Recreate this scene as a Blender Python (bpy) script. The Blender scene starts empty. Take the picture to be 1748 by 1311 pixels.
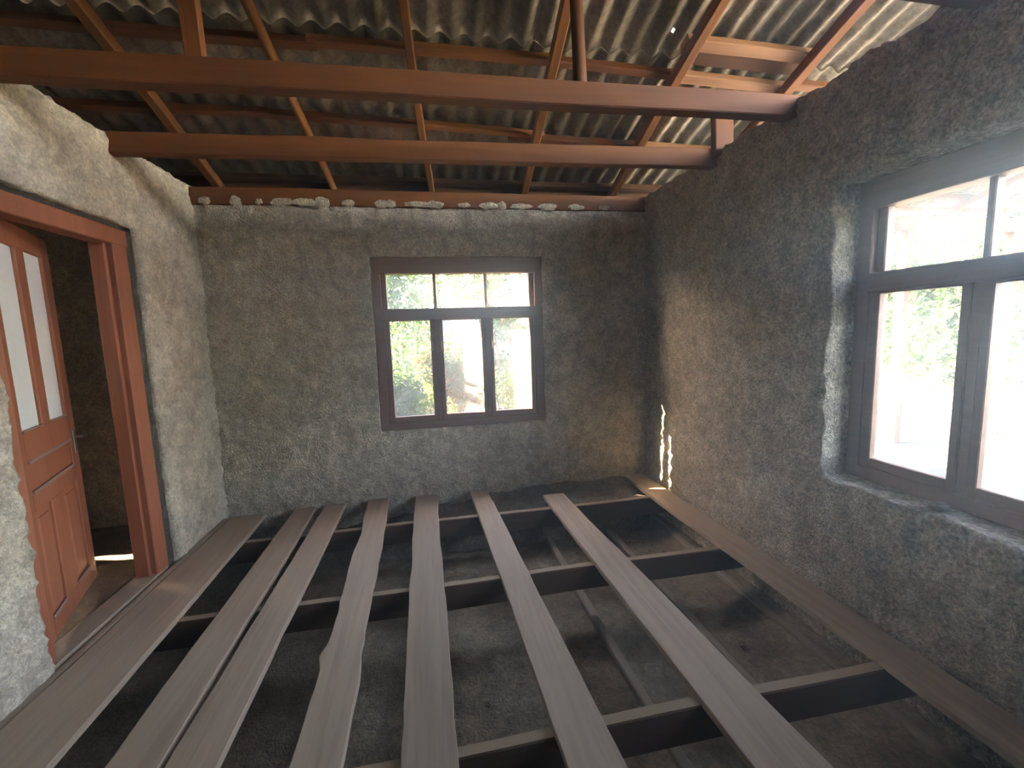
import bpy, bmesh, math, random
from mathutils import Vector, Matrix, noise
R = random.Random(7)
scene = bpy.context.scene
col = scene.collection
# ------------------------------------------------------------------ camera
def look(yaw, pitch, roll):
    f = Vector((math.sin(yaw)*math.cos(pitch), math.cos(yaw)*math.cos(pitch), math.sin(pitch)))
    r0 = Vector((math.cos(yaw), -math.sin(yaw), 0)); u0 = r0.cross(f)
    r = r0*math.cos(roll) + u0*math.sin(roll); u = -r0*math.sin(roll) + u0*math.cos(roll)
    return Matrix((r, u, -f)).transposed().to_4x4()
cd = bpy.data.cameras.new('camera'); cam = bpy.data.objects.new('camera', cd); col.objects.link(cam)
cam.matrix_world = Matrix.Translation((0, 0, 1.5)) @ look(.1842, -.11916, -.03436)
cd.sensor_width = 36; cd.lens = 747.5/1748*36; cd.clip_start = .02; cd.clip_end = 500
scene.camera = cam
# ------------------------------------------------------------------ world, sun, exposure
SUN_DIR = Vector((1, -.30, -.58)).normalized()          # the way the sunlight travels
w = bpy.data.worlds.new('world'); scene.world = w; w.use_nodes = True
nt = w.node_tree; nt.nodes.clear()
sky = nt.nodes.new('ShaderNodeTexSky'); sky.sky_type = 'NISHITA'; sky.sun_disc = False
sky.sun_elevation = math.radians(29); sky.sun_rotation = math.atan2(-SUN_DIR.x, -SUN_DIR.y)
sky.air_density = 1.0; sky.dust_density = 1.5; sky.ozone_density = 1.0
bg = nt.nodes.new('ShaderNodeBackground'); bg.inputs['Strength'].default_value = .34
wo = nt.nodes.new('ShaderNodeOutputWorld')
hs = nt.nodes.new('ShaderNodeHueSaturation'); hs.inputs['Saturation'].default_value = .92
wb = nt.nodes.new('ShaderNodeMix'); wb.data_type = 'RGBA'; wb.blend_type = 'MULTIPLY'; wb.inputs[0].default_value = 1; wb.inputs[7].default_value = (1.19, .97, .85, 1)
nt.links.new(sky.outputs[0], hs.inputs['Color']); nt.links.new(hs.outputs[0], wb.inputs[6]); nt.links.new(wb.outputs[2], bg.inputs[0]); nt.links.new(bg.outputs[0], wo.inputs[0])
sl = bpy.data.lights.new('sun', 'SUN'); sl.energy = 15.0; sl.angle = math.radians(.55); sl.color = (1, .78, .50)
sun = bpy.data.objects.new('sun', sl); col.objects.link(sun)
sun.rotation_euler = SUN_DIR.to_track_quat('-Z', 'Y').to_euler()
def portal(loc, rot, sx, sy):
    a = bpy.data.lights.new('window_portal', 'AREA'); a.shape = 'RECTANGLE'; a.size = sx; a.size_y = sy
    a.cycles.is_portal = True
    o = bpy.data.objects.new('window_portal', a); col.objects.link(o); o.location = loc; o.rotation_euler = rot
portal((.31, 4.42, 1.41), (math.radians(-90), 0, 0), 1.6, 1.6)
portal((2.46, 1.25, 1.41), (0, math.radians(90), 0), 1.6, 1.6)
scene.view_settings.view_transform = 'Standard'; scene.view_settings.look = 'None'
scene.view_settings.gamma = 1; scene.view_settings.use_curve_mapping = False
scene.view_settings.exposure = 5.12
scene.cycles.max_bounces = 12; scene.cycles.diffuse_bounces = 7; scene.cycles.transparent_max_bounces = 24
scene.cycles.sample_clamp_indirect = 8

# ------------------------------------------------------------------ materials
def mat(name):
    m = bpy.data.materials.new(name); m.use_nodes = True
    t = m.node_tree; b = t.nodes['Principled BSDF']
    return m, t, b
def N(t, typ, **k):
    n = t.nodes.new(typ)
    for a, v in k.items():
        if a in n.inputs: n.inputs[a].default_value = v
        else: setattr(n, a, v)
    return n
def ramp(t, fac, stops):
    r = t.nodes.new('ShaderNodeValToRGB'); e = r.color_ramp.elements
    while len(e) < len(stops): e.new(.5)
    for x, (p, c) in zip(e, stops): x.position = p; x.color = (*c, 1)
    t.links.new(fac, r.inputs[0]); return r.outputs[0]
def coords(t, scale, rnd=True):
    tc = t.nodes.new('ShaderNodeTexCoord'); mp = t.nodes.new('ShaderNodeMapping')
    mp.inputs['Scale'].default_value = scale
    t.links.new(tc.outputs['Object'], mp.inputs['Vector'])
    if rnd:
        oi = t.nodes.new('ShaderNodeObjectInfo'); mu = N(t, 'ShaderNodeMath', operation='MULTIPLY'); mu.inputs[1].default_value = 37.
        cb = t.nodes.new('ShaderNodeCombineXYZ')
        t.links.new(oi.outputs['Random'], mu.inputs[0])
        for i in range(3): t.links.new(mu.outputs[0], cb.inputs[i])
        t.links.new(cb.outputs[0], mp.inputs['Location'])
    return mp.outputs[0]
def noise_n(t, vec, scale, detail=5, rough=.6, dist=0):
    n = N(t, 'ShaderNodeTexNoise', Scale=scale, Detail=detail, Roughness=rough, Distortion=dist)
    t.links.new(vec, n.inputs['Vector']); return n.outputs['Fac']
def mixc(t, fac, a, b, mode='MIX'):
    n = t.nodes.new('ShaderNodeMix'); n.data_type = 'RGBA'; n.blend_type = mode
    for i, v in ((0, fac), (6, a), (7, b)):
        if hasattr(v, 'is_output'): t.links.new(v, n.inputs[i])
        else: n.inputs[i].default_value = v if i == 0 else (*v, 1)
    return n.outputs[2]
def bump(t, b, h, strength, dist):
    n = N(t, 'ShaderNodeBump', Strength=strength, Distance=dist); t.links.new(h, n.inputs['Height'])
    t.links.new(n.outputs[0], b.inputs['Normal'])
def wood(name, dark, mid, light, axis=0, rough=.75, vary=.25, dust=None, bstr=.35, topdust=None):
    m, t, b = mat(name)
    s = [28., 28., 28.]; s[axis] = 1.3
    v = coords(t, s); g = noise_n(t, v, 1.0, 6, .65, .6)
    c = ramp(t, g, [(.22, dark), (.5, mid), (.8, light)])
    s2 = [5., 5., 5.]; s2[axis] = 1.2
    g2 = noise_n(t, coords(t, s2), 1., 4, .6)
    c = mixc(t, ramp(t, g2, [(.35, (0, 0, 0)), (.7, (.55, .55, .55))]), c, dust if dust else dark)
    oi = t.nodes.new('ShaderNodeObjectInfo')
    hv = t.nodes.new('ShaderNodeHueSaturation'); mr = N(t, 'ShaderNodeMapRange'); mr.inputs[3].default_value = 1-vary; mr.inputs[4].default_value = 1+vary
    t.links.new(oi.outputs['Random'], mr.inputs[0]); t.links.new(mr.outputs[0], hv.inputs['Value']); t.links.new(c, hv.inputs['Color'])
    t.links.new(hv.outputs[0], b.inputs['Base Color'])
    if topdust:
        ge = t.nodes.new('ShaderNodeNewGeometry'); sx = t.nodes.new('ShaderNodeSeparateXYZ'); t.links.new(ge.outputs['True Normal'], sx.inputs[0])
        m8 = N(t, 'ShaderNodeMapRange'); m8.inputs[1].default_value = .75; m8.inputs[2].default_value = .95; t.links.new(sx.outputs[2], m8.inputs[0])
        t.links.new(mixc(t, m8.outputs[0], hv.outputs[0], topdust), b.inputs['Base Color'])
    b.inputs['Roughness'].default_value = rough; b.inputs['Specular IOR Level'].default_value = .3
    bump(t, b, g, bstr, .004)
    return m
def rough_mat(name, stops, big=1.5, fine=70., bs=.8, bd=.012, rough=.95, spots=None, sp=.5):
    m, t, b = mat(name)
    v = coords(t, (1, 1, 1), False)
    a = noise_n(t, v, big, 6, .62, .3); f = noise_n(t, v, fine, 4, .7)
    c = ramp(t, a, stops)
    g9 = noise_n(t, v, big*6, 5, .7, .5)
    c = mixc(t, .6, c, ramp(t, g9, [(.36, (.42, .41, .39)), (.52, (.95, .95, .94)), (.66, (1.4, 1.39, 1.36))]), 'MULTIPLY')
    c2 = mixc(t, sp, c, ramp(t, f, [(.34, (.35, .35, .35)), (.66, (1.4, 1.4, 1.4))]), 'MULTIPLY')
    if spots:
        vo = N(t, 'ShaderNodeTexVoronoi', Scale=spots[0]); t.links.new(v, vo.inputs['Vector'])
        c2 = mixc(t, ramp(t, vo.outputs['Distance'], [(.04, (1, 1, 1)), (.12, (0, 0, 0))]), c2, spots[1])
    t.links.new(c2, b.inputs['Base Color']); b.inputs['Roughness'].default_value = rough
    b.inputs['Specular IOR Level'].default_value = .15
    h = noise_n(t, v, fine*.45, 6, .72, .4); h2 = noise_n(t, v, fine*1.6, 3, .6)
    ad = N(t, 'ShaderNodeMath', operation='ADD'); t.links.new(h, ad.inputs[0]); t.links.new(h2, ad.inputs[1])
    bump(t, b, ad.outputs[0], bs, bd*2.4)
    return m
def plain(name, c, rough=.6, metal=0.):
    m, t, b = mat(name)
    v = coords(t, (1, 1, 1)); f = noise_n(t, v, 14., 4, .6)
    t.links.new(mixc(t, 1., c, ramp(t, f, [(.3, (.8, .8, .8)), (.7, (1.15, 1.15, 1.15))]), 'MULTIPLY'), b.inputs['Base Color'])
    b.inputs['Roughness'].default_value = rough; b.inputs['Metallic'].default_value = metal
    return m
def leaf_mat(name, c, c2, trans=.5):
    m, t, b = mat(name)
    v = coords(t, (1, 1, 1), False); f = noise_n(t, v, 9., 3, .6)
    cc = ramp(t, f, [(.35, c), (.65, c2)])
    t.links.new(cc, b.inputs['Base Color']); b.inputs['Roughness'].default_value = .55
    tr = t.nodes.new('ShaderNodeBsdfTranslucent'); t.links.new(cc, tr.inputs['Color'])
    mx = t.nodes.new('ShaderNodeMixShader'); mx.inputs[0].default_value = trans
    t.links.new(b.outputs[0], mx.inputs[1]); t.links.new(tr.outputs[0], mx.inputs[2])
    t.links.new(mx.outputs[0], t.nodes['Material Output'].inputs['Surface'])
    return m
def glass_mat(name, dust, trans=.9, gloss=.08):
    m, t, b = mat(name); t.nodes.remove(b)
    tp = N(t, 'ShaderNodeBsdfTransparent'); tp.inputs[0].default_value = (.94, .96, .96, 1)
    df = N(t, 'ShaderNodeBsdfTranslucent'); df.inputs[0].default_value = (.85, .87, .88, 1)
    gl = N(t, 'ShaderNodeBsdfGlossy'); gl.inputs['Roughness'].default_value = .06
    v = coords(t, (1, 1, 1)); f = noise_n(t, v, 4., 6, .65)
    mr = N(t, 'ShaderNodeMapRange'); mr.inputs[1].default_value = .3; mr.inputs[2].default_value = .75
    mr.inputs[3].default_value = dust*.4; mr.inputs[4].default_value = dust*1.7; t.links.new(f, mr.inputs[0])
    m1 = t.nodes.new('ShaderNodeMixShader'); t.links.new(mr.outputs[0], m1.inputs[0])
    t.links.new(tp.outputs[0], m1.inputs[1]); t.links.new(df.outputs[0], m1.inputs[2])
    m2 = t.nodes.new('ShaderNodeMixShader'); m2.inputs[0].default_value = gloss
    t.links.new(m1.outputs[0], m2.inputs[1]); t.links.new(gl.outputs[0], m2.inputs[2])
    t.links.new(m2.outputs[0], t.nodes['Material Output'].inputs['Surface'])
    return m
M = {}
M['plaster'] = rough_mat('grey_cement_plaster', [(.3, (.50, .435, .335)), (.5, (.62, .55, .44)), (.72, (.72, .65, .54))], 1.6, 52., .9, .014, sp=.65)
M['plaster_l'] = rough_mat('window_lit_plaster', [(.3, (.58, .52, .41)), (.5, (.68, .62, .51)), (.72, (.76, .70, .60))], 1.6, 50., .8, .012, sp=.5)  # wall facing the window: its brighter light is put into the plaster colour
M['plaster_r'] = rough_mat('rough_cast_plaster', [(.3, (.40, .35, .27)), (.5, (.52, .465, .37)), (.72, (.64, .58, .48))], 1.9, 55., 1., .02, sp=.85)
M['mortar'] = rough_mat('crumbled_mortar', [(.3, (.12, .11, .09)), (.6, (.25, .23, .20)), (.8, (.4, .38, .33))], 9., 60., 1., .02)
M['soil'] = rough_mat('dusty_soil', [(.3, (.10, .078, .052)), (.5, (.18, .143, .098)), (.72, (.28, .225, .16))], 2.6, 45., .6, .012)
M['rubble'] = rough_mat('earth_and_mortar', [(.3, (.10, .085, .065)), (.5, (.19, .16, .125)), (.72, (.33, .29, .23))], 5., 40., .9, .02)
M['yard'] = rough_mat('pale_dry_yard', [(.3, (.40, .36, .29)), (.5, (.52, .47, .39)), (.72, (.62, .57, .48))], .8, 20., .5, .03)
M['hill'] = rough_mat('grassy_hill', [(.3, (.022, .035, .012)), (.5, (.04, .055, .022)), (.72, (.07, .07, .035))], 1.2, 9., .5, .3)
M['concrete'] = rough_mat('veranda_concrete', [(.3, (.035, .038, .048)), (.5, (.05, .054, .066)), (.72, (.07, .075, .09))], 1.5, 60., .4, .006)
M['slate'] = rough_mat('grey_fibre_cement', [(.3, (.12, .106, .085)), (.5, (.205, .185, .152)), (.72, (.31, .285, .24))], 2.2, 40., .25, .004, .62)
M['pale_metal'] = rough_mat('pale_metal_sheet', [(.3, (.075, .08, .083)), (.5, (.115, .12, .123)), (.72, (.17, .175, .18))], 1.2, 30., .1, .003, .45)
M['beam'] = wood('brown_beam_timber', (.075, .025, .006), (.135, .046, .012), (.205, .077, .022), 0, .7, .18)
M['rafter'] = wood('orange_pine', (.13, .052, .017), (.25, .105, .036), (.36, .17, .066), 0, .7, .22)
M['purlin'] = wood('reddish_pine', (.08, .029, .012), (.15, .058, .024), (.23, .10, .046), 0, .7, .25)
M['plank'] = wood('weathered_plank', (.165, .125, .090), (.275, .212, .155), (.37, .295, .225), 1, .9, .14, (.36, .29, .22), .18)
M['plank_dark'] = wood('earthy_plank', (.14, .10, .066), (.24, .178, .12), (.34, .27, .19), 1, .9, .12, (.30, .235, .17), .2)
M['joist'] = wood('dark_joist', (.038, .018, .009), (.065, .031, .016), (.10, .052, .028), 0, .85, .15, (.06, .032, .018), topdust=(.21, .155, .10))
M['batten'] = wood('pale_batten', (.13, .10, .072), (.20, .163, .12), (.28, .235, .18), 0, .9, .15)
M['frame'] = wood('brown_window_paint', (.10, .05, .034), (.15, .078, .053), (.21, .115, .08), 0, .55, .08, None, .15)
M['door'] = wood('red_brown_door', (.225, .078, .042), (.31, .115, .063), (.39, .155, .09), 2, .5, .06, None, .15)
M['worn'] = wood('worn_door_edge', (.20, .12, .09), (.30, .20, .16), (.38, .28, .23), 0, .6, .06, None, .15)
M['purlin_pale'] = wood('pale_reddish_pine', (.17, .085, .048), (.27, .15, .09), (.36, .22, .14), 0, .75, .12)
M['glass'] = glass_mat('dusty_window_glass', .035)
M['iron'] = plain('dull_steel', (.35, .34, .32), .4, .9)
M['frost'] = None
m, t, b = mat('frosted_glass')
f = noise_n(t, coords(t, (1, 1, 1)), 2.5, 4, .6)
t.links.new(ramp(t, f, [(.3, (.74, .80, .81)), (.7, (.84, .89, .90))]), b.inputs['Base Color']); b.inputs['Roughness'].default_value = .32
tr = t.nodes.new('ShaderNodeBsdfTranslucent'); tr.inputs[0].default_value = (.8, .85, .85, 1)
mx = t.nodes.new('ShaderNodeMixShader'); mx.inputs[0].default_value = .03
t.links.new(b.outputs[0], mx.inputs[1]); t.links.new(tr.outputs[0], mx.inputs[2]); t.links.new(mx.outputs[0], t.nodes['Material Output'].inputs['Surface'])
M['frost'] = m
M['leaf'] = leaf_mat('green_leaf', (.022, .050, .011), (.045, .085, .02))
M['leaf2'] = leaf_mat('yellow_green_leaf', (.04, .065, .012), (.08, .11, .025))
M['leaf3'] = leaf_mat('deep_green_leaf', (.014, .034, .01), (.03, .06, .017))
M['rust'] = leaf_mat('rust_red_leaf', (.16, .03, .01), (.26, .065, .02))
M['bark'] = wood('bark', (.08, .06, .045), (.14, .11, .085), (.2, .17, .13), 2, .95, .1)
M['web'] = plain('cobweb_dust', (.6, .58, .52), .9)

# ------------------------------------------------------------------ mesh helpers
def link(o, parent=None, kind=None, label=None, cat=None, group=None):
    if o.name not in col.objects: col.objects.link(o)
    if parent is not None: o.parent = parent
    for k, v in (('kind', kind), ('label', label), ('category', cat), ('group', group)):
        if v: o[k] = v
    return o
def empty(name, loc=(0, 0, 0), **k):
    o = bpy.data.objects.new(name, None); o.location = loc; o.empty_display_size = .1
    return link(o, **k)
def build(name, vs, fs, m, parent=None, mw=None, smooth=False, **k):
    me = bpy.data.meshes.new(name); me.from_pydata(vs, [], fs); me.update()
    bm = bmesh.new(); bm.from_mesh(me); bmesh.ops.recalc_face_normals(bm, faces=bm.faces); bm.to_mesh(me); bm.free()
    if smooth: me.polygons.foreach_set('use_smooth', [True]*len(me.polygons))
    me.materials.append(M[m] if isinstance(m, str) else m)
    o = bpy.data.objects.new(name, me)
    if mw is not None: o.matrix_world = mw
    link(o, parent, **k)
    if parent is not None:
        o.matrix_parent_inverse = Matrix.Identity(4)
    return o
def nz(x, y, z=0): return noise.noise(Vector((x, y, z)))
def chamfer_box(x0, x1, y0, y1, z0, z1, c=.004):
    """box with chamfered long edges along x: verts, faces"""
    sec = [(y0+c, z0), (y1-c, z0), (y1, z0+c), (y1, z1-c), (y1-c, z1), (y0+c, z1), (y0, z1-c), (y0, z0+c)]
    vs = [(x0, y, z) for y, z in sec] + [(x1, y, z) for y, z in sec]
    fs = [tuple(range(7, -1, -1)), tuple(range(8, 16))] + [(i, (i+1) % 8, 8+(i+1) % 8, 8+i) for i in range(8)]
    return vs, fs
class MB:
    def __init__(s): s.v = []; s.f = []
    def add(s, vs, fs):
        n = len(s.v); s.v += [tuple(v) for v in vs]; s.f += [tuple(i+n for i in f) for f in fs]; return s
    def box(s, x0, x1, y0, y1, z0, z1, c=.003, axis=0):
        if axis == 0: vs, fs = chamfer_box(x0, x1, y0, y1, z0, z1, c)
        elif axis == 1: vs, fs = chamfer_box(y0, y1, x0, x1, z0, z1, c); vs = [(b, a, d) for a, b, d in vs]
        else: vs, fs = chamfer_box(z0, z1, x0, x1, y0, y1, c); vs = [(b, d, a) for a, b, d in vs]
        return s.add(vs, fs)
    def out(s, name, m, parent=None, mw=None, **k): return build(name, s.v, s.f, m, parent, mw, **k)
def timber(name, p0, p1, wd, ht, m, parent=None, up=(0, 0, 1), seg=14, wob=.004, ch=.006, seed=0, round_=0, **k):
    """a sawn length: local x runs along the grain; p0-p1 is the centre line"""
    p0 = Vector(p0); p1 = Vector(p1); L = (p1-p0).length; ax = (p1-p0)/L
    sd = Vector(up).cross(ax).normalized(); u = ax.cross(sd)
    mw = Matrix((ax, sd, u)).transposed().to_4x4(); mw.translation = p0
    if round_:
        sec = [(math.cos(i*2*math.pi/12)*wd/2, math.sin(i*2*math.pi/12)*ht/2) for i in range(12)]
    else:
        a, c = wd/2, ht/2
        sec = [(-a+ch, -c), (a-ch, -c), (a, -c+ch), (a, c-ch), (a-ch, c), (-a+ch, c), (-a, c-ch), (-a, -c+ch)]
    n = len(sec); vs = []; fs = []
    for i in range(seg+1):
        x = L*i/seg; dy = nz(x*.9, seed*3.1)*wob*2; dz = nz(x*.9, seed*3.1, 9)*wob*2
        s = 1 + nz(x*2.3, seed*1.7, 4)*(round_ if round_ else .05)
        for j, (y, z) in enumerate(sec):
            vs.append((x, y*s+dy+nz(x*6, j, seed)*wob*.4, z*s+dz+nz(x*6, j, seed+5)*wob*.4))
    fs.append(tuple(range(n-1, -1, -1))); fs.append(tuple(range(seg*n, seg*n+n)))
    for i in range(seg):
        for j in range(n):
            fs.append((i*n+j, i*n+(j+1) % n, (i+1)*n+(j+1) % n, (i+1)*n+j))
    return build(name, vs, fs, m, parent, mw, smooth=bool(round_), **k)
def rng(a, b, step, extra=()):
    n = max(1, round((b-a)/step)); g = [a+(b-a)*i/n for i in range(n+1)]
    for e in extra:
        if a < e < b:
            j = min(range(len(g)), key=lambda i: abs(g[i]-e))
            if 0 < j < len(g)-1: g[j] = e
            else: g.append(e)
    return sorted(set(g))
def wall(name, P, n, u0, u1, v0, v1, holes, thick, m, amp=.009, step=.028, seed=0, dimples=(), rag=.012, parent=None, **k):
    """plastered wall: P(u, v) -> front point, n points into the room; ragged holes and top"""
    n = Vector(n)
    us = rng(u0, u1, step, [h[0] for h in holes]+[h[1] for h in holes])
    vv = rng(v0, v1, step, [h[2] for h in holes]+[h[3] for h in holes])
    eu = P(1, 0)-P(0, 0); ev = P(0, 1)-P(0, 0)
    idx = {}; vs = []
    def inh(u, v, e=1e-6): return any(h[0]+e < u < h[1]-e and h[2]+e < v < h[3]-e for h in holes)
    def onh(u, v, e=1e-6): return any(h[0]-e <= u <= h[1]+e and h[2]-e <= v <= h[3]+e for h in holes)
    back = {}
    for i, u in enumerate(us):
        for j, v in enumerate(vv):
            if inh(u, v): continue
            d = amp*(.8*nz(u*1.7, v*1.7, seed)+.7*nz(u*6, v*6, seed+3)+.9*nz(u*15, v*15, seed+7)-1.1*abs(nz(u*11+3*nz(u*4, v*4, 5), v*14, seed+9))+.9*nz(u*27, v*33, seed+1)+.4*nz(u*47, v*47, seed+6))
            du = dv = 0
            if onh(u, v):
                d -= .008; du = rag*nz(u*9, v*9, seed+21)+.5*rag*nz(u*31, v*31, seed+2); dv = rag*nz(u*9, v*9, seed+31)+.5*rag*nz(u*31, v*31, seed+12)
            if j == len(vv)-1: dv += rag*2.2*nz(u*5, 3, seed)+rag*nz(u*23, 8, seed); d -= .012
            for (a, b_, r_, dep) in dimples:
                q = ((u-a)**2+(v-b_)**2)/r_**2
                if q < 9: d -= dep*math.exp(-q)
            idx[i, j] = len(vs); vs.append(P(u, v)+n*d+eu*du+ev*dv)
    nf = len(vs); m_ = len(vs)
    for key, q in list(idx.items()):
        back[key] = len(vs); u, v = us[key[0]], vv[key[1]]
        vs.append(P(u, v)-n*thick+(vs[q]-P(u, v)).project(ev)*(1 if key[1] == len(vv)-1 else 0))
    fs = []; cnt = {}
    for i in range(len(us)-1):
        for j in range(len(vv)-1):
            if inh((us[i]+us[i+1])/2, (vv[j]+vv[j+1])/2): continue
            c = [(i, j), (i+1, j), (i+1, j+1), (i, j+1)]
            fs.append(tuple(idx[q] for q in c)); fs.append(tuple(back[q] for q in reversed(c)))
            for a in range(4):
                e = (c[a], c[(a+1) % 4]); r = (e[1], e[0])
                if r in cnt: del cnt[r]
                else: cnt[e] = 1
    mid = {}
    def md(q, s):                                           # rough reveal: two rings between front and back
        if (q, s) not in mid:
            a = vs[idx[q]].lerp(vs[back[q]], s); mid[q, s] = len(vs)
            vs.append(a+Vector((nz(*(a*13)), nz(*(a*13+Vector((5, 5, 5)))), nz(*(a*13+Vector((9, 2, 7))))))*rag*.6)
        return mid[q, s]
    for a, b_ in cnt:
        fs.append((idx[b_], idx[a], md(a, .12), md(b_, .12))); fs.append((md(b_, .12), md(a, .12), md(a, .5), md(b_, .5)))
        fs.append((md(b_, .5), md(a, .5), back[a], back[b_]))
    return build(name, vs, fs, m, parent, smooth=True, kind='structure' if parent is None else None, **k)

# ------------------------------------------------------------------ the shell
XL, XR, YB, YF = -1.80, 2.12, 4.08, -1.30
TOP = 2.75; ZG = -.36
V3 = Vector
wall('wall_back', lambda u, v: V3((u, YB, v)), (0, -1, 0), -6.2, 2.42, -.42, 2.63,
     [(-.467, 1.085, .63, 2.19), (-5.35, -4.25, 1.12, 1.95)], .27, 'plaster', .015, .02, 1, label='rough grey cement plaster wall around the small garden window')
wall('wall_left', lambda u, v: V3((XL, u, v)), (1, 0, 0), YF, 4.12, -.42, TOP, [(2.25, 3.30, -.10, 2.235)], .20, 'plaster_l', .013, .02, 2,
     label='plaster wall with the doorway, its colour lightened for window light', dimples=[(2.13, .77, .012, .03)])
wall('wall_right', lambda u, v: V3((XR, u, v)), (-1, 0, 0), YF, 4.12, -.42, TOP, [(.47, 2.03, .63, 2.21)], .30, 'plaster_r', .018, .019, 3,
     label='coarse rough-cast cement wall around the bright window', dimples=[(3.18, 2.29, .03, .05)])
wall('wall_front', lambda u, v: V3((u, YF, v)), (0, 1, 0), -6.2, 2.42, -.42, 3.0, [], .25, 'plaster', .01, .06, 4,
     label='plain grey plaster wall facing the garden window')
wall('wall_far_left', lambda u, v: V3((-6.0, u, v)), (1, 0, 0), YF, 4.12, -.42, TOP, [], .2, 'plaster', .01, .08, 5, label='plaster wall of the dark next room')

gv = [(-6.12, 4.35, 2.6), (-6.12, 4.35, 2.86), (-6.12, 1.35, 3.68), (-6.12, -1.5, 2.92), (-6.12, -1.5, 2.6)]
build('wall_gable', gv+[(-6.0, y, z) for _, y, z in gv], [(0, 1, 2, 3, 4), (9, 8, 7, 6, 5)]+[(i, (i+1) % 5, 5+(i+1) % 5, 5+i) for i in range(5)], 'plaster', kind='structure', label='closed gable above the far wall of the next room')
# soil below the open floor, the floor of boards
def grid(name, x0, x1, y0, y1, step, zf, m, parent=None, **k):
    xs = rng(x0, x1, step); ys = rng(y0, y1, step); vs = [(x, y, zf(x, y)) for x in xs for y in ys]; ny = len(ys)
    fs = [(i*ny+j, (i+1)*ny+j, (i+1)*ny+j+1, i*ny+j+1) for i in range(len(xs)-1) for j in range(ny-1)]
    return build(name, vs, fs, m, parent, smooth=True, **k)
floor = empty('floor', (0, 0, 0), kind='structure', label='open floor of loose boards on joists over bare soil')
def soil_z(x, y):
    z = ZG+.022*nz(x*1.6, y*1.6)+.012*nz(x*6, y*6, 2)+.006*nz(x*17, y*17, 4)
    z += .05*max(0, 1-(XR-x)/.25)+.03*max(0, 1-(x-XL)/.3)
    return z
grid('soil', XL-.05, XR+.05, YF, YB+.05, .045, soil_z, 'soil', floor, label='bare dusty grey-brown soil under the boards')
for i, y in enumerate((3.53, 2.57, 1.46, .42, -.6)):
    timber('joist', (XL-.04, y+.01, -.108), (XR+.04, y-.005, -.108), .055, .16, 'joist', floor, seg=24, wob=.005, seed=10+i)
for i, (x, ya, yb) in enumerate(((.95, 3.95, -1.2), (1.53, 3.98, -1.2), (2.02, 3.95, -1.2))):
    dz = .012 if x < .5 else .03
    timber('ground_batten', (x, yb, ZG+dz), (x+R.uniform(-.02, .02), ya, ZG+dz), .05, .045, 'batten', floor, seg=24, wob=.006, seed=30+i)
def plank(name, yf, yn, lf, rf, ln, rn, th=.03, wav=.004, m='plank', seed=0, bumps=(), z=0., **k):
    n = 60; vs = []; fs = []
    for i in range(n+1):
        t_ = i/n; y = yn+(yf-yn)*t_; s = (y-1.5)/(yf-1.5)
        l = ln+(lf-ln)*s; r = rn+(rf-rn)*s
        l += wav*(nz(y*1.1, seed)*2+nz(y*3.7, seed, 2)+.5*nz(y*11, seed, 3)); r += wav*(nz(y*1.1, seed+50)*2+nz(y*3.7, seed+50, 2)+.5*nz(y*11, seed+50, 3))
        for (by, bs, bw, ba) in bumps:
            e = ba*math.exp(-((y-by)/bw)**2)
            if bs < 0: l -= e
            else: r += e
        zt = z+.004*nz(y*.8, seed, 7); c = .003; tw = .003*nz(y*.7, seed, 8)
        ex = .012*nz(seed, 7) if i in (0, n) else 0
        mid = (l+r)/2
        vs += [(l, y, zt-th), (r, y, zt-th), (r, y, zt-c+tw), (r-c, y, zt+tw), (mid, y+ex, zt+.001), (l+c, y, zt-tw), (l, y, zt-c-tw)]
    q = 7
    for i in range(n):
        for j in range(q): fs.append((i*q+j, i*q+(j+1) % q, (i+1)*q+(j+1) % q, (i+1)*q+j))
    fs += [tuple(range(q-1, -1, -1)), tuple(range(n*q, n*q+q))]
    return build(name, vs, fs, m, floor, **k)
YN = -1.2
plank('plank', 4.0, YN, -1.745, -1.47, -1.755, -1.43, seed=1, label='widest board along the doorway wall')
plank('plank', 4.04, YN, -1.25, -1.07, -1.225, -1.03, seed=2)
plank('plank', 4.05, YN, -1.0, -.82, -1.01, -.825, seed=3)
plank('plank', 4.08, YN, -.615, -.435, -.56, -.385, wav=.011, seed=4, bumps=[(2.05, -1, .06, .03), (1.9, 1, .12, .012), (2.9, -1, .2, .012)], label='board with wavy uneven bark edge')
plank('plank', 4.04, YN, -.205, .0, -.18, .02, wav=.006, seed=5)
plank('plank', 4.05, YN, .312, .475, .385, .58, seed=6)
plank('plank', 3.76, YN, .955, 1.15, 1.0, 1.25, wav=.006, seed=7, label='board that stops short of the back wall')
plank('plank', 4.06, YN, 1.887, 2.10, 1.885, 2.09, wav=.006, m='plank_dark', seed=8, label='earth-stained board along the rough-cast wall')
plank('edge_strip', 3.98, YN, -1.80, -1.757, -1.805, -1.765, th=.025, wav=.002, seed=9, z=-.004)
plank('threshold_board', 3.20, 2.22, -1.955, -1.82, -1.955, -1.82, th=.035, wav=.002, seed=12, z=.004, label='threshold board in the doorway')
# rubble ledge behind the last joist
def ledge_z(x, y):
    z = -.075+.03*nz(x*5, y*5, 3)+.018*nz(x*15, y*15, 5)+.05*(y-3.62)/.46
    return z-(.3 if y < 3.60 else 0)-(.12*max(0, .9-x) if x < .9 else 0)
grid('rubble_ledge', -1.75, 1.95, 3.57, 4.09, .03, ledge_z, 'rubble', floor, label='earth and mortar rubble at the foot of the back wall')
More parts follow.
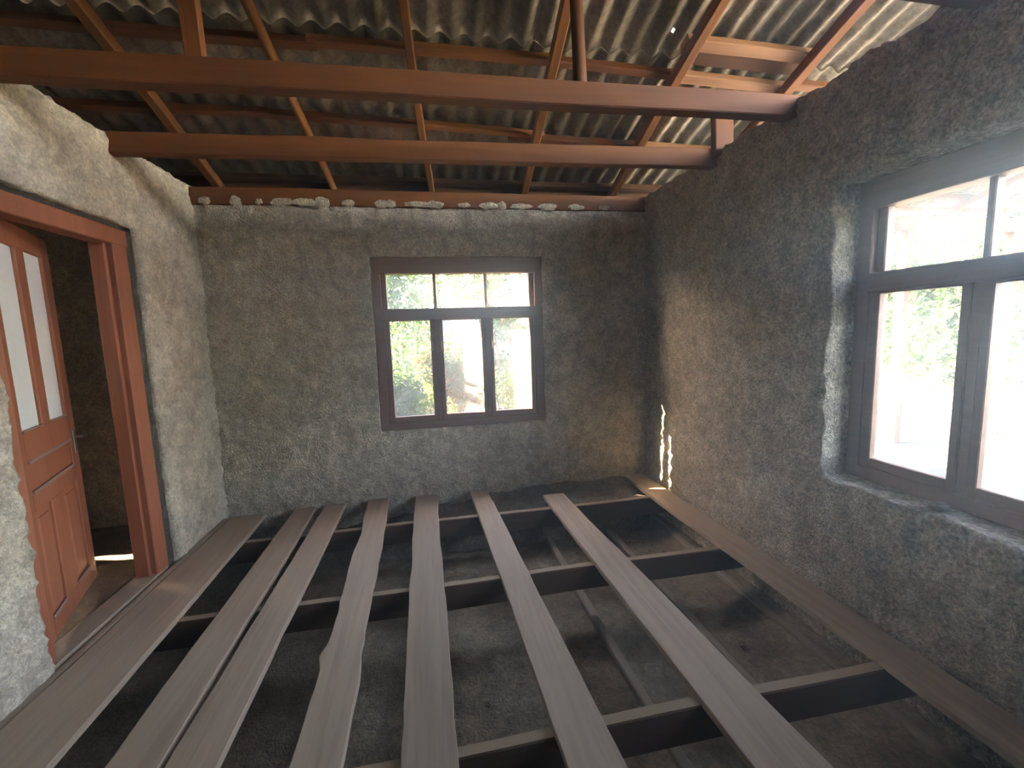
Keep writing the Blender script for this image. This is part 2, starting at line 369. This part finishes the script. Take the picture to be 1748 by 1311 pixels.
# next room's floor and the veranda slab, the yard, the hill
grid('floor_next_room', -6.0, -1.95, YF, 4.10, .12, lambda x, y: -.01+.006*nz(x*3, y*3), 'soil', kind='structure', label='dusty boarded floor of the next room')
def slab(name, x0, x1, y0, y1, z0, z1, m, **k):
    return MB().box(x0, x1, y0, y1, z0, z1, .01).out(name, m, **k)
slab('floor_veranda', 2.42, 7.6, -4.0, 5.0, -.5, -.06, 'concrete', kind='structure', label='grey concrete veranda slab outside the bright window')
def yard_z(x, y):
    z = -.35+.05*nz(x*.3, y*.3)
    if -5.3 < x < 8.6 and -4.1 < y < 4.9: z = -.55
    d = max(0, math.hypot(x-2, y)-16); return z+d*.10+min(d, 6)*.12*(.6+nz(x*.06, y*.06, 3))
grid('ground', -60, 60, -50, 70, 1.4, yard_z, 'hill', kind='structure', label='grassy ground rising to a slope')
grid('yard', 5.3, 17, -8, 13, .5, lambda x, y: yard_z(x, y)+(.05 if x > 8 or y > 5 else -.02), 'yard', kind='structure', label='pale sunlit yard beyond the veranda')

grid('garden_bed', -9, 5.2, 4.6, 13, .25, lambda x, y: yard_z(x, y)+.04+.03*nz(x*2, y*2), 'hill', kind='structure', label='dark grassy garden soil behind the house')
# ------------------------------------------------------------------ roof: plate, tie beams, rafters, purlins, sheets
roof = empty('ceiling', (0, 0, 0), kind='structure', label='open roof of timber beams under corrugated grey sheets')
SL = .267; RY = 1.35
def zu(y): return 2.82+(4.1-y)*SL if y > RY else 2.82+(4.1-RY)*SL-(RY-y)*SL      # rafter undersides
timber('wall_plate', (-6.1, 4.19, 2.672), (2.35, 4.19, 2.672), .26, .135, 'beam', roof, seg=30, wob=.003, seed=3, label='timber plate on top of the back wall')
timber('eave_board', (-6.1, 4.33, 2.82), (2.4, 4.33, 2.82), .025, .19, 'joist', roof, seg=10, seed=5)
timber('tie_beam', (-2.1, 3.185, 2.70), (2.30, 3.035, 2.70), .075, .125, 'beam', roof, seg=24, wob=.006, seed=21, label='tie beam nearest the back wall')
timber('tie_beam', (-2.1, 2.40, 2.717), (2.30, 2.335, 2.717), .085, .12, 'beam', roof, seg=24, wob=.005, seed=22, label='middle tie beam carrying two struts')
timber('tie_beam', (-2.1, 1.425, 2.72), (2.30, 1.425, 2.72), .085, .12, 'beam', roof, seg=24, wob=.005, seed=23)
timber('tie_beam', (-2.1, .6, 2.71), (2.30, .6, 2.71), .085, .12, 'beam', roof, seg=12, wob=.005, seed=24)
timber('tie_beam', (-2.1, -.3, 2.71), (2.30, -.3, 2.71), .085, .12, 'beam', roof, seg=12, wob=.005, seed=25)
RH = .075
rx = [(-5.2, 0, .06), (-4.3, 0, .06), (-3.4, 0, .06), (-2.5, 0, .06), (-1.66, -.01, .062), (-.765, .05, .055), (.085, .08, .05), (.965, .075, .062), (1.845, .075, .065), (2.74, .09, .075),
      (3.6, .07, .06), (4.5, .07, .06), (5.4, .07, .06), (6.3, .07, .06), (7.1, .07, .06)]
for i, (x, sk, wd) in enumerate(rx):
    a = (x+sk*.45, 4.55, zu(4.55)+RH/2); b_ = (x-sk*2.75, RY, zu(RY)+RH/2)
    timber('rafter', a, b_, wd, RH, 'rafter' if i != 9 else 'beam', roof, up=(0, SL, 1), seg=20, wob=.008, seed=40+i, round_=.12 if i == 5 else 0)
    if x < 3.7: timber('rafter', (x-sk*2.75, RY+.03, zu(RY)+RH/2), (x-sk*2.75, -2.2, zu(-2.2)+RH/2), wd, RH, 'rafter', roof, up=(0, -SL, 1), seg=8, wob=.006, seed=70+i)
PH = .05
def purlin(xa, xb, y, dy=0, wd=.055, m='purlin', seed=0, dz=0., rear=False):
    s = SL if y > RY else -SL
    timber('purlin', (xa, y, zu(y)+RH+PH/2+dz), (xb, y+dy, zu(y+dy)+RH+PH/2+dz), wd, PH, m, roof, up=(0, s, 1), seg=16, wob=.006, seed=seed)
seedn = 100
PY = {'a': 2.95, 'b': 3.53}
for (xa, xb, y, dy, wd, m_) in ((-6.2, -.55, 2.97, -.01, .06, 'purlin'), (-.6, .02, 2.95, 0, .06, 'rafter'), (-.04, .93, 2.94, 0, .06, 'rafter'), (.86, 1.83, 2.955, .015, .055, 'purlin'), (1.76, 2.75, 2.99, .03, .075, 'purlin_pale'),
                           (-6.2, -1.0, 3.52, 0, .055, 'purlin'), (-1.06, .06, 3.53, .02, .055, 'purlin'), (0, 1.0, 3.55, .05, .05, 'rafter'), (.72, 1.86, 3.63, .04, .055, 'purlin'), (1.80, 2.8, 3.66, .02, .055, 'purlin_pale'),
                           (1.70, 2.72, 2.745, .02, .085, 'purlin_pale'), (2.66, 7.4, 2.98, 0, .06, 'purlin'), (2.7, 7.4, 3.60, 0, .06, 'purlin'), (-6.2, 7.4, 4.25, 0, .06, 'joist'), (-6.2, 7.4, 4.52, 0, .05, 'purlin'),
                           (-6.2, 7.4, 2.2, 0, .06, 'purlin'), (-6.2, 7.4, 1.42, 0, .06, 'purlin'), (-6.2, 3.7, .6, 0, .06, 'purlin'), (-6.2, 3.7, -.3, 0, .06, 'purlin'), (-6.2, 3.7, -1.4, 0, .06, 'purlin')):
    seedn += 1; purlin(xa, xb, y, dy, wd, m_, seedn)
# a flat patch board above the purlins beside the rough-cast wall
timber('patch_board', (1.86, 2.86, zu(2.86)+RH+PH+.004), (2.66, 2.88, zu(2.88)+RH+PH+.004), .13, .012, 'joist', roof, up=(0, SL, 1), seg=4, seed=7)
timber('strut', (-.972, 2.385, 2.775), (-.985, 2.385, zu(2.385)+.06), .08, .05, 'beam', roof, up=(0, 1, 0), seg=6, seed=8, label='flat board strut on the middle tie beam')
timber('strut', (.868, 2.385, 2.765), (.850, 2.385, zu(2.385)+.06), .072, .072, 'beam', roof, up=(0, 1, 0), seg=8, wob=.01, seed=9, round_=.1, label='round pole strut on the middle tie beam')
timber('strut', (2.16, 2.99, 2.70), (2.15, 2.99, zu(2.99)+.03), .15, .06, 'beam', roof, up=(0, 1, 0), seg=6, seed=11, label='short post on top of the rough-cast wall')
# corrugated sheets
PITCH, AMP = .146, .021
ROOF_HOLES = [(1.642, 2.86), (2.339, 3.136)]
def sheet(x0, nw, ya, yb, lift, seed, holes=()):
    s = math.copysign(SL, (ya+yb)/2-RY); ns = 9; nl = 10; vs = []; fs = []
    nx = nw*ns
    for j in range(nl+1):
        y = ya+(yb-ya)*j/nl
        for i in range(nx+1):
            x = x0+PITCH*i/ns
            z = zu(y)+RH+PH+AMP+.002+lift+AMP*math.cos(2*math.pi*i/ns)+.004*nz(x*.8, y*.8, seed)+(.012*(1-j/nl))
            vs.append((x, y, z))
    q = nx+1
    for j in range(nl):
        for i in range(nx):
            cx = x0+PITCH*(i+.5)/ns; cy = ya+(yb-ya)*(j+.5)/nl
            c4 = (j*q+i, j*q+i+1, (j+1)*q+i+1, (j+1)*q+i)
            if any(abs(cx-hx) < PITCH/ns/2 and abs(cy-hy) < abs(yb-ya)/nl/2 for hx, hy in ROOF_HOLES):
                P4 = [Vector(vs[e]) for e in c4]; k0 = len(vs)
                for u_, v_ in ((.02, .42), (.98, .40), (.98, .56), (.02, .58)): vs.append(tuple(P4[0].lerp(P4[1], u_).lerp(P4[3].lerp(P4[2], u_), v_)))
                fs += [(c4[e], c4[(e+1) % 4], k0+(e+1) % 4, k0+e) for e in range(4)]
            else: fs.append(c4)
    o = build('roof_sheet', vs, fs, 'slate', roof, smooth=True)
    md_ = o.modifiers.new('thickness', 'SOLIDIFY'); md_.thickness = .006; md_.offset = 1
    return o
k_ = 0
x = -6.4
while x < 7.0:
    k_ += 1
    sheet(x, 8, 4.60, 2.90, .0, k_); sheet(x, 8, 3.03, RY-.02, .016, k_+40)
    if x < 2.6: sheet(x, 8, RY-.9, RY+.04, .03, k_+80); sheet(x, 8, -2.4, RY-.8, .0, k_+120)
    x += PITCH*7
# plaster smears along the wall plate
for i, (px, ww, hh) in enumerate(((-1.70, .05, .03), (-1.48, .05, .04), (-1.30, .03, .025), (-1.12, .10, .035), (-.96, .12, .03), (-.82, .06, .05), (-.60, .05, .03), (-.33, .06, .03), (-.25, .04, .035), (-.02, .12, .025), (.12, .07, .03), (.38, .05, .02), (.60, .08, .03), (.72, .04, .04), (.90, .10, .025), (1.15, .09, .03), (1.42, .08, .025), (1.7, .05, .02))):
    bm = bmesh.new(); bmesh.ops.create_icosphere(bm, subdivisions=3, radius=1)
    for v in bm.verts:
        f = 1+.35*noise.noise(v.co*1.7+Vector((i*3, 0, 0))); v.co = Vector((v.co.x*ww*f, v.co.y*.014*f, v.co.z*hh*f))
    me = bpy.data.meshes.new('plaster_smear'); bm.to_mesh(me); bm.free(); me.materials.append(M['plaster'])
    o = bpy.data.objects.new('plaster_smear', me); link(o, roof); o.location = (px, 4.06, 2.63)

# ------------------------------------------------------------------ windows
def window(name, mw, off, label, W=1.552, H=1.56):
    root = empty(name, kind='structure', label=label); root.matrix_world = mw
    y0, y1 = off, off+.10
    def bar(nm, x0, x1, z0, z1, ax, a=y0, b_=y1, parent=root, m='frame', c=.005):
        s = MB()
        if ax == 'x': vs, fs = chamfer_box(0, x1-x0, a, b_, z0, z1, c); vs = [(p[0]+x0, p[1], p[2]) for p in vs]; return build(nm, vs, fs, m, parent)
        vs, fs = chamfer_box(z0, z1, x0, x1, a, b_, c); return build(nm, [(q[1], q[2], q[0]) for q in vs], fs, m, parent)
    bar('jamb', 0, .078, 0, H, 'z'); bar('jamb', W-.078, W, 0, H, 'z')
    bar('head', .07, W-.07, H-.145, H, 'x', y0-.006); bar('bottom_rail', .07, W-.07, 0, .07, 'x', y0-.004)
    bar('transom', .07, W-.07, 1.005, 1.105, 'x', y0-.004)
    mu = (.545, 1.012)
    for x in mu: bar('mullion', x-.022, x+.022, .06, 1.01, 'z', y0+.012)
    for x in (.547, 1.014): bar('muntin', x-.014, x+.014, 1.10, H-.14, 'z', y0+.03, y1-.02)
    ups = ((.12, .533), (.561, 1.0), (1.028, 1.43))
    for x, xx in ((.078, .125), (W-.125, W-.078)): bar('stop_bead', x, xx, 1.10, H-.14, 'z', y0+.03, y1-.02)
    for a, b_ in ups: MB().box(a, b_, y0+.055, y0+.059, 1.10, H-.14, .001).out('pane', 'glass', root)
    for (a, b_) in ((.078, mu[0]-.022), (mu[0]+.022, mu[1]-.022), (mu[1]+.022, W-.078)):
        st = .056 if a < .1 or b_ > W-.1 else .036
        s = MB(); sa = .054 if a < .1 else .036; sb = .054 if b_ > W-.1 else .036
        s.box(a, a+sa, y0+.004, y0+.055, .07, 1.005, .004, 2).box(b_-sb, b_, y0+.004, y0+.055, .07, 1.005, .004, 2)
        s.box(a+sa, b_-sb, y0+.006, y0+.053, .07, .122, .004, 0).box(a+sa, b_-sb, y0+.006, y0+.053, .995, 1.005, .002, 0)
        so = s.out('sash', 'frame', root)
        MB().box(a+sa-.004, b_-sb+.004, y0+.03, y0+.034, .118, .998, .001).out('pane', 'glass', so)
        hx = a+.018 if a > .1 else b_-.02
        if off < .1: MB().box(hx-.004, hx+.004, y0-.006, y0+.006, .72, .80, .002, 2).out('latch', 'iron', so)
    return root
window('window_1', Matrix.Translation((-.467, YB, .63)), .015, 'small brown three-light window onto the garden leaves')
window('window_2', Matrix.Translation((XR, 2.03, .635)) @ Matrix.Rotation(-math.pi/2, 4, 'Z'), .17, 'large bright three-light window onto the veranda', H=1.575)
MB().box(-5.36, -4.24, 4.15, 4.20, 1.50, 1.55, .004).out('window_3', 'frame', kind='structure', label='unseen opening in the back wall of the next room, bar added to split the sunlight')  # added crossbar, splits the sun patch on the next room's floor
# ------------------------------------------------------------------ door
door = empty('door_1', (0, 0, 0), kind='structure', label='red-brown half-glazed door standing ajar in its frame')
MB().box(-1.93, -1.825, 3.10, 3.225, -.02, 2.108, .006, 2).out('frame_post', 'door', door)
MB().box(-1.94, -1.86, 3.075, 3.10, -.02, 2.12, .003, 2).out('frame_stop', 'door', door)
MB().box(-1.93, -1.84, 2.24, 2.325, -.02, 2.108, .006, 2).out('frame_post', 'door', door)
MB().box(-1.93, -1.822, 2.24, 3.228, 2.105, 2.205, .006, 1).out('frame_head', 'door', door)
# crumbly mortar between frame and plaster
MB().box(-1.95, -1.835, 3.22, 3.315, -.05, 2.24, .01, 2).out('mortar_joint', 'mortar', door)
MB().box(-1.95, -1.835, 2.24, 3.31, 2.20, 2.245, .01, 1).out('mortar_joint', 'mortar', door)
ang = math.atan2(.75, -.28)
leafM = Matrix.Translation((-1.90, 2.34, 0)) @ Matrix.Rotation(ang, 4, 'Z') @ Matrix.Rotation(math.radians(0), 4, 'Y')
leaf = None
s = MB(); T = .02
for (a, b_) in ((0, .095), (.695, .80)): s.box(a, b_, -T, T, .05, 2.12, .004, 2)
s.box(.095, .695, -T, T, 2.005, 2.12, .004).box(.095, .695, -T, T, .955, 1.10, .004).box(.095, .695, -T, T, .705, .805, .004).box(.095, .695, -T, T, .05, .15, .004)
s.box(.345, .45, -T, T, 1.10, 2.005, .006, 2).box(.30, .475, -T, T, .15, .705, .004, 2)
leaf = s.out('door_leaf', 'door', door, leafM)
def sub(s, name, m, **k): return s.out(name, m, leaf, **k)
for a, b_ in ((.095, .345), (.45, .695)): sub(MB().box(a-.004, b_+.004, -.004, .004, 1.096, 2.01, .001), 'pane', 'frost', label='pale frosted glass pane')
sub(MB().box(.09, .70, -.010, .010, .80, .96, .002), 'panel', 'door')
for a, b_ in ((.095, .30), (.475, .695)):
    sub(MB().box(a-.004, b_+.004, -.008, .008, .145, .71, .002), 'panel', 'door')
    sub(MB().box(a+.03, b_-.03, -.016, .016, .19, .665, .012, 2), 'raised_field', 'door')
for z in (.955, .805):                                      # bright bevelled ledges
    sub(MB().box(.10, .69, -.027, -.018, z-.012, z+.006, .004), 'moulding', 'worn')
for a, b_ in ((.095, .345), (.45, .695)):
    sub(MB().box(a, b_, -.025, -.017, 1.095, 1.108, .003), 'glazing_bead', 'worn')
for a, b_ in ((.10, .295), (.48, .69)): sub(MB().box(a, b_, -.024, -.012, .148, .164, .004), 'moulding', 'worn')
sub(MB().box(.735, .765, -.026, -.019, .86, 1.0, .004, 2), 'lock_plate', 'iron')
sub(MB().box(.735, .765, .019, .026, .86, 1.0, .004, 2), 'lock_plate', 'iron')
sub(MB().box(.742, .758, -.06, -.02, .95, .966, .003, 1).box(.742, .86, -.066, -.052, .95, .966, .004), 'lever_handle', 'iron', label='steel lever handle')
sub(MB().box(.742, .758, .02, .06, .95, .966, .003, 1).box(.742, .86, .052, .066, .95, .966, .004), 'lever_handle', 'iron')
for z in (.3, 1.9): sub(MB().box(-.012, .012, -.03, -.012, z, z+.10, .004, 2), 'hinge', 'iron')

# ------------------------------------------------------------------ small loose things on the soil and the sill
def clod(name, loc, r, seed, m, **k):
    bm = bmesh.new(); bmesh.ops.create_icosphere(bm, subdivisions=2, radius=r)
    for v in bm.verts:
        f = 1+.5*noise.noise(v.co/r*1.2+Vector((seed*5.3, 0, 0))); v.co = Vector((v.co.x*f*1.15, v.co.y*f, v.co.z*f*.6))
    me = bpy.data.meshes.new(name); bm.to_mesh(me); bm.free(); me.materials.append(M[m])
    o = bpy.data.objects.new(name, me); o.location = loc; o.rotation_euler[2] = seed; return link(o, **k)
cl = [(1.72, 3.2), (1.78, 3.28), (1.66, 3.12), (1.83, 3.16), (1.75, 3.06), (1.69, 3.35), (1.88, 3.3), (1.9, 3.1), (1.62, 3.26), (1.72, 2.25), (1.70, 2.05), (1.83, 2.0), (1.66, 1.95), (1.92, 2.4), (1.25, 2.3), (1.3, 1.95), (1.12, 3.3), (1.25, 3.05), (.6, 3.2), (.7, 3.0), (.2, 2.0), (.25, 2.2), (.75, 1.7)]
for i, (a, b_) in enumerate(cl):
    r = R.uniform(.012, .028)
    clod('soil_clod', (a, b_, soil_z(a, b_)+r*.28), r, i, 'rubble', label='small brown clod of dirt on the bare soil', cat='clod', group='dirt clods on the soil under the boards')
clod('mortar_lump', (2.21, 1.50, .655), .035, 3, 'mortar', label='lump of mortar lying on the sill of the bright window', cat='mortar lump')

# ------------------------------------------------------------------ veranda and garden
def post(name, x, y, z1, wd, label):
    timber(name, (x, y, -.08), (x, y, z1), wd, wd, 'joist', None, up=(0, 1, 0), seg=10, wob=.006, seed=x, label=label, cat='post')
post('veranda_post', 5.68, 4.42, 2.56, .10, 'square timber post under the eave of the veranda')
post('veranda_post', 7.3, 4.42, 2.56, .10, 'square timber post at the corner of the veranda')
timber('veranda_beam', (2.40, 4.42, 2.63), (7.42, 4.42, 2.60), .10, .16, 'joist', roof, seg=10, seed=77, label='beam under the veranda eave')
def leaves(name, blobs, nleaf, size, m, parent, seed, squash=1.):
    r_ = random.Random(seed); vs = []; fs = []
    for _ in range(nleaf):
        c, rad = r_.choice(blobs)
        while True:
            p = Vector((r_.uniform(-1, 1), r_.uniform(-1, 1), r_.uniform(-1, 1)))
            if .25 < p.length < 1: break
        p = Vector(c)+Vector((p.x*rad, p.y*rad, p.z*rad*squash))
        a = Vector((r_.gauss(0, 1), r_.gauss(0, 1), r_.gauss(0, .7)-.4)).normalized()
        b_ = a.cross(Vector((r_.gauss(0, 1), r_.gauss(0, 1), r_.gauss(0, 1)))).normalized()
        n_ = a.cross(b_); L = size*r_.uniform(.6, 1.3); Wd = L*r_.uniform(.32, .5)
        k = len(vs); q = p+a*L*.45+n_*L*.06
        vs += [p, q+b_*Wd*.5-n_*L*.09, p+a*L, q-b_*Wd*.5-n_*L*.09, q]
        fs += [(k, k+1, k+4), (k+1, k+2, k+4), (k+2, k+3, k+4), (k+3, k, k+4)]
    me = bpy.data.meshes.new(name); me.from_pydata([tuple(v) for v in vs], [], fs); me.update(); me.materials.append(M[m])
    o = bpy.data.objects.new(name, me); link(o, parent); o['kind'] = 'stuff'; return o
def shrub(x, y, h, rad, n, size, m, label, seed, red=0, cat='shrub', group=None, low=.0):
    r_ = random.Random(seed); root = empty(cat if cat != 'tree' else 'yard_tree', (x, y, -.36), label=label, cat=cat, group=group)
    blobs = []
    for i in range(9):
        a = r_.uniform(0, 6.28); d = rad*r_.uniform(0, .65); zz = low+(h-low)*r_.uniform(.12, .9)
        blobs.append(((math.cos(a)*d, math.sin(a)*d, zz), rad*r_.uniform(.32, .6)))
    leaves('foliage', blobs, n, size, m, root, seed, 1.15)
    if red: leaves('rust_leaves', [((b[0][0], b[0][1]-.1, b[0][2]), b[1]) for b in blobs], red, size*.8, 'rust', root, seed+1)
    for i in range(4 if cat != 'tree' else 2):
        b_ = blobs[i]
        p1 = Vector(b_[0]); L = p1.length; mb = MB(); rr = .018 if cat != 'tree' else .1
        o = timber('stem' if cat != 'tree' else 'trunk', (0.03*i, 0, -.1), p1, rr*2, rr*2, 'bark', None, up=(0, 1, .01), seg=6, wob=.02, seed=seed+i, round_=.2)
        o.parent = root
    return root
shrub(-1.15, 5.75, 2.9, .85, 6500, .10, 'leaf', 'dense green shrub behind the hinge-side lights of the garden window', 1, 320)
shrub(.42, 6.3, 2.2, .62, 5200, .085, 'leaf2', 'yellow-green shrub behind the middle light of the garden window', 2, 420)
shrub(1.75, 6.6, 1.9, .68, 4600, .085, 'leaf2', 'low leafy shrub behind the last light of the garden window', 3, 300)
shrub(-3.2, 6.6, 3.0, 1.1, 4200, .11, 'leaf3', 'tall dark green shrub beyond the blank part of the back wall', 4, 120)
shrub(4.3, 7.0, 2.8, 1.0, 4000, .12, 'leaf', 'big green shrub near the veranda end of the garden', 5, 40)
shrub(-1.55, 4.98, 3.1, .42, 420, .10, 'leaf3', 'narrow shrub close against the outside of the back wall', 6, 30)
shrub(-.7, 7.9, 4.4, 1.2, 8000, .12, 'leaf', 'tall leafy shrub standing behind the garden shrubs', 7, 260)
shrub(3.35, 9.2, 4.6, 1.1, 7000, .12, 'leaf3', 'tall dark shrub beside the pale metal shed', 8, 120)
shrub(1.25, 7.85, 3.6, .6, 2600, .11, 'leaf', 'loose airy shrub in front of the pale metal shed', 12, 160)
shrub(.95, 5.5, .95, .42, 1500, .07, 'leaf2', 'small bright plant just outside the garden window sill', 9, 40)
shrub(.0, 5.35, 1.15, .42, 1500, .07, 'leaf', 'small green plant just outside the garden window sill', 10, 60)
for i, (x, y, h, rd, m_) in enumerate(((-3.5, 11, 6, 2.4, 'leaf3'), (.2, 15.0, 7.5, 2.9, 'leaf'), (5.2, 14.6, 7, 2.8, 'leaf3'), (9.5, 11.5, 5, 2.2, 'leaf'), (13.5, 13, 6, 2.6, 'leaf2'), (12.5, 8.6, 3.6, 1.6, 'leaf'), (17, 10, 6, 2.6, 'leaf3'), (19, 15, 7, 3, 'leaf'), (8.5, 17, 7, 3, 'leaf3'))):
    shrub(x, y, h, rd, 5200, .26, m_, ['bushy dark tree behind the tall garden shrub', 'tall broad tree beyond the middle of the garden', 'dark tree beyond the pale metal shed', 'bright green tree beyond the veranda post', 'large yellow-green tree at the top of the yard', 'low rounded tree at the veranda end of the yard', 'dark green tree on the far slope', 'tallest tree on the far slope', 'dark tree in the far distance behind the garden'][i], 20+i, 0, 'tree', low=.6)
shrub(-6.5, 14, 7, 2.6, 5000, .26, 'leaf3', 'dark tree beyond the next room', 41, 0, 'tree', low=.6)
shrub(2.6, 22.5, 9, 3.2, 6500, .3, 'leaf3', 'tallest dark tree far behind the metal shed', 42, 0, 'tree', low=.6)
shrub(-5.0, 21, 9, 3.2, 6500, .3, 'leaf', 'broad green tree far behind the garden', 43, 0, 'tree', low=.6)
# pale metal shed seen through the leaves
shed = empty('metal_shed', (1.2, 10.2, -.75), label='pale corrugated metal shed behind the garden shrubs', cat='shed')
MB().box(-.9, .9, 0, 2.0, 0, 1.7, .01).out('shed_wall', 'pale_metal', shed)
def rsheet(x0, x1, sgn):
    ns = 60; vs = []; fs = []
    for i in range(ns+1):
        x = x0+(x1-x0)*i/ns; z = .02*math.cos(i*math.pi/2)
        vs += [(x, -.3, 1.62+z), (x, 1.2, 2.75+z)]
    fs = [(2*i, 2*i+2, 2*i+3, 2*i+1) for i in range(ns)]
    o = build('shed_roof_sheet', vs, fs, 'pale_metal', shed, smooth=True); md_ = o.modifiers.new('thickness', 'SOLIDIFY'); md_.thickness = .01
for i in range(2): rsheet(-1.0+i*.98, -1.0+i*.98+1.03, 1)

# ------------------------------------------------------------------ haze added to the room to imitate lens glare at the window
hz = bpy.data.materials.new('glare_haze'); hz.use_nodes = True; t = hz.node_tree; t.nodes.clear()
vo = N(t, 'ShaderNodeVolumeScatter', Density=.065, Anisotropy=.82); vo.inputs['Color'].default_value = (.76, .88, 1, 1)
ou = t.nodes.new('ShaderNodeOutputMaterial'); t.links.new(vo.outputs[0], ou.inputs['Volume'])
MB().box(XL+.05, XR-.04, YF+.05, YB-.05, .03, 2.58, .001).out('glare_volume', hz, kind='stuff', label='added haze filling the room, imitating lens glare', cat='haze')
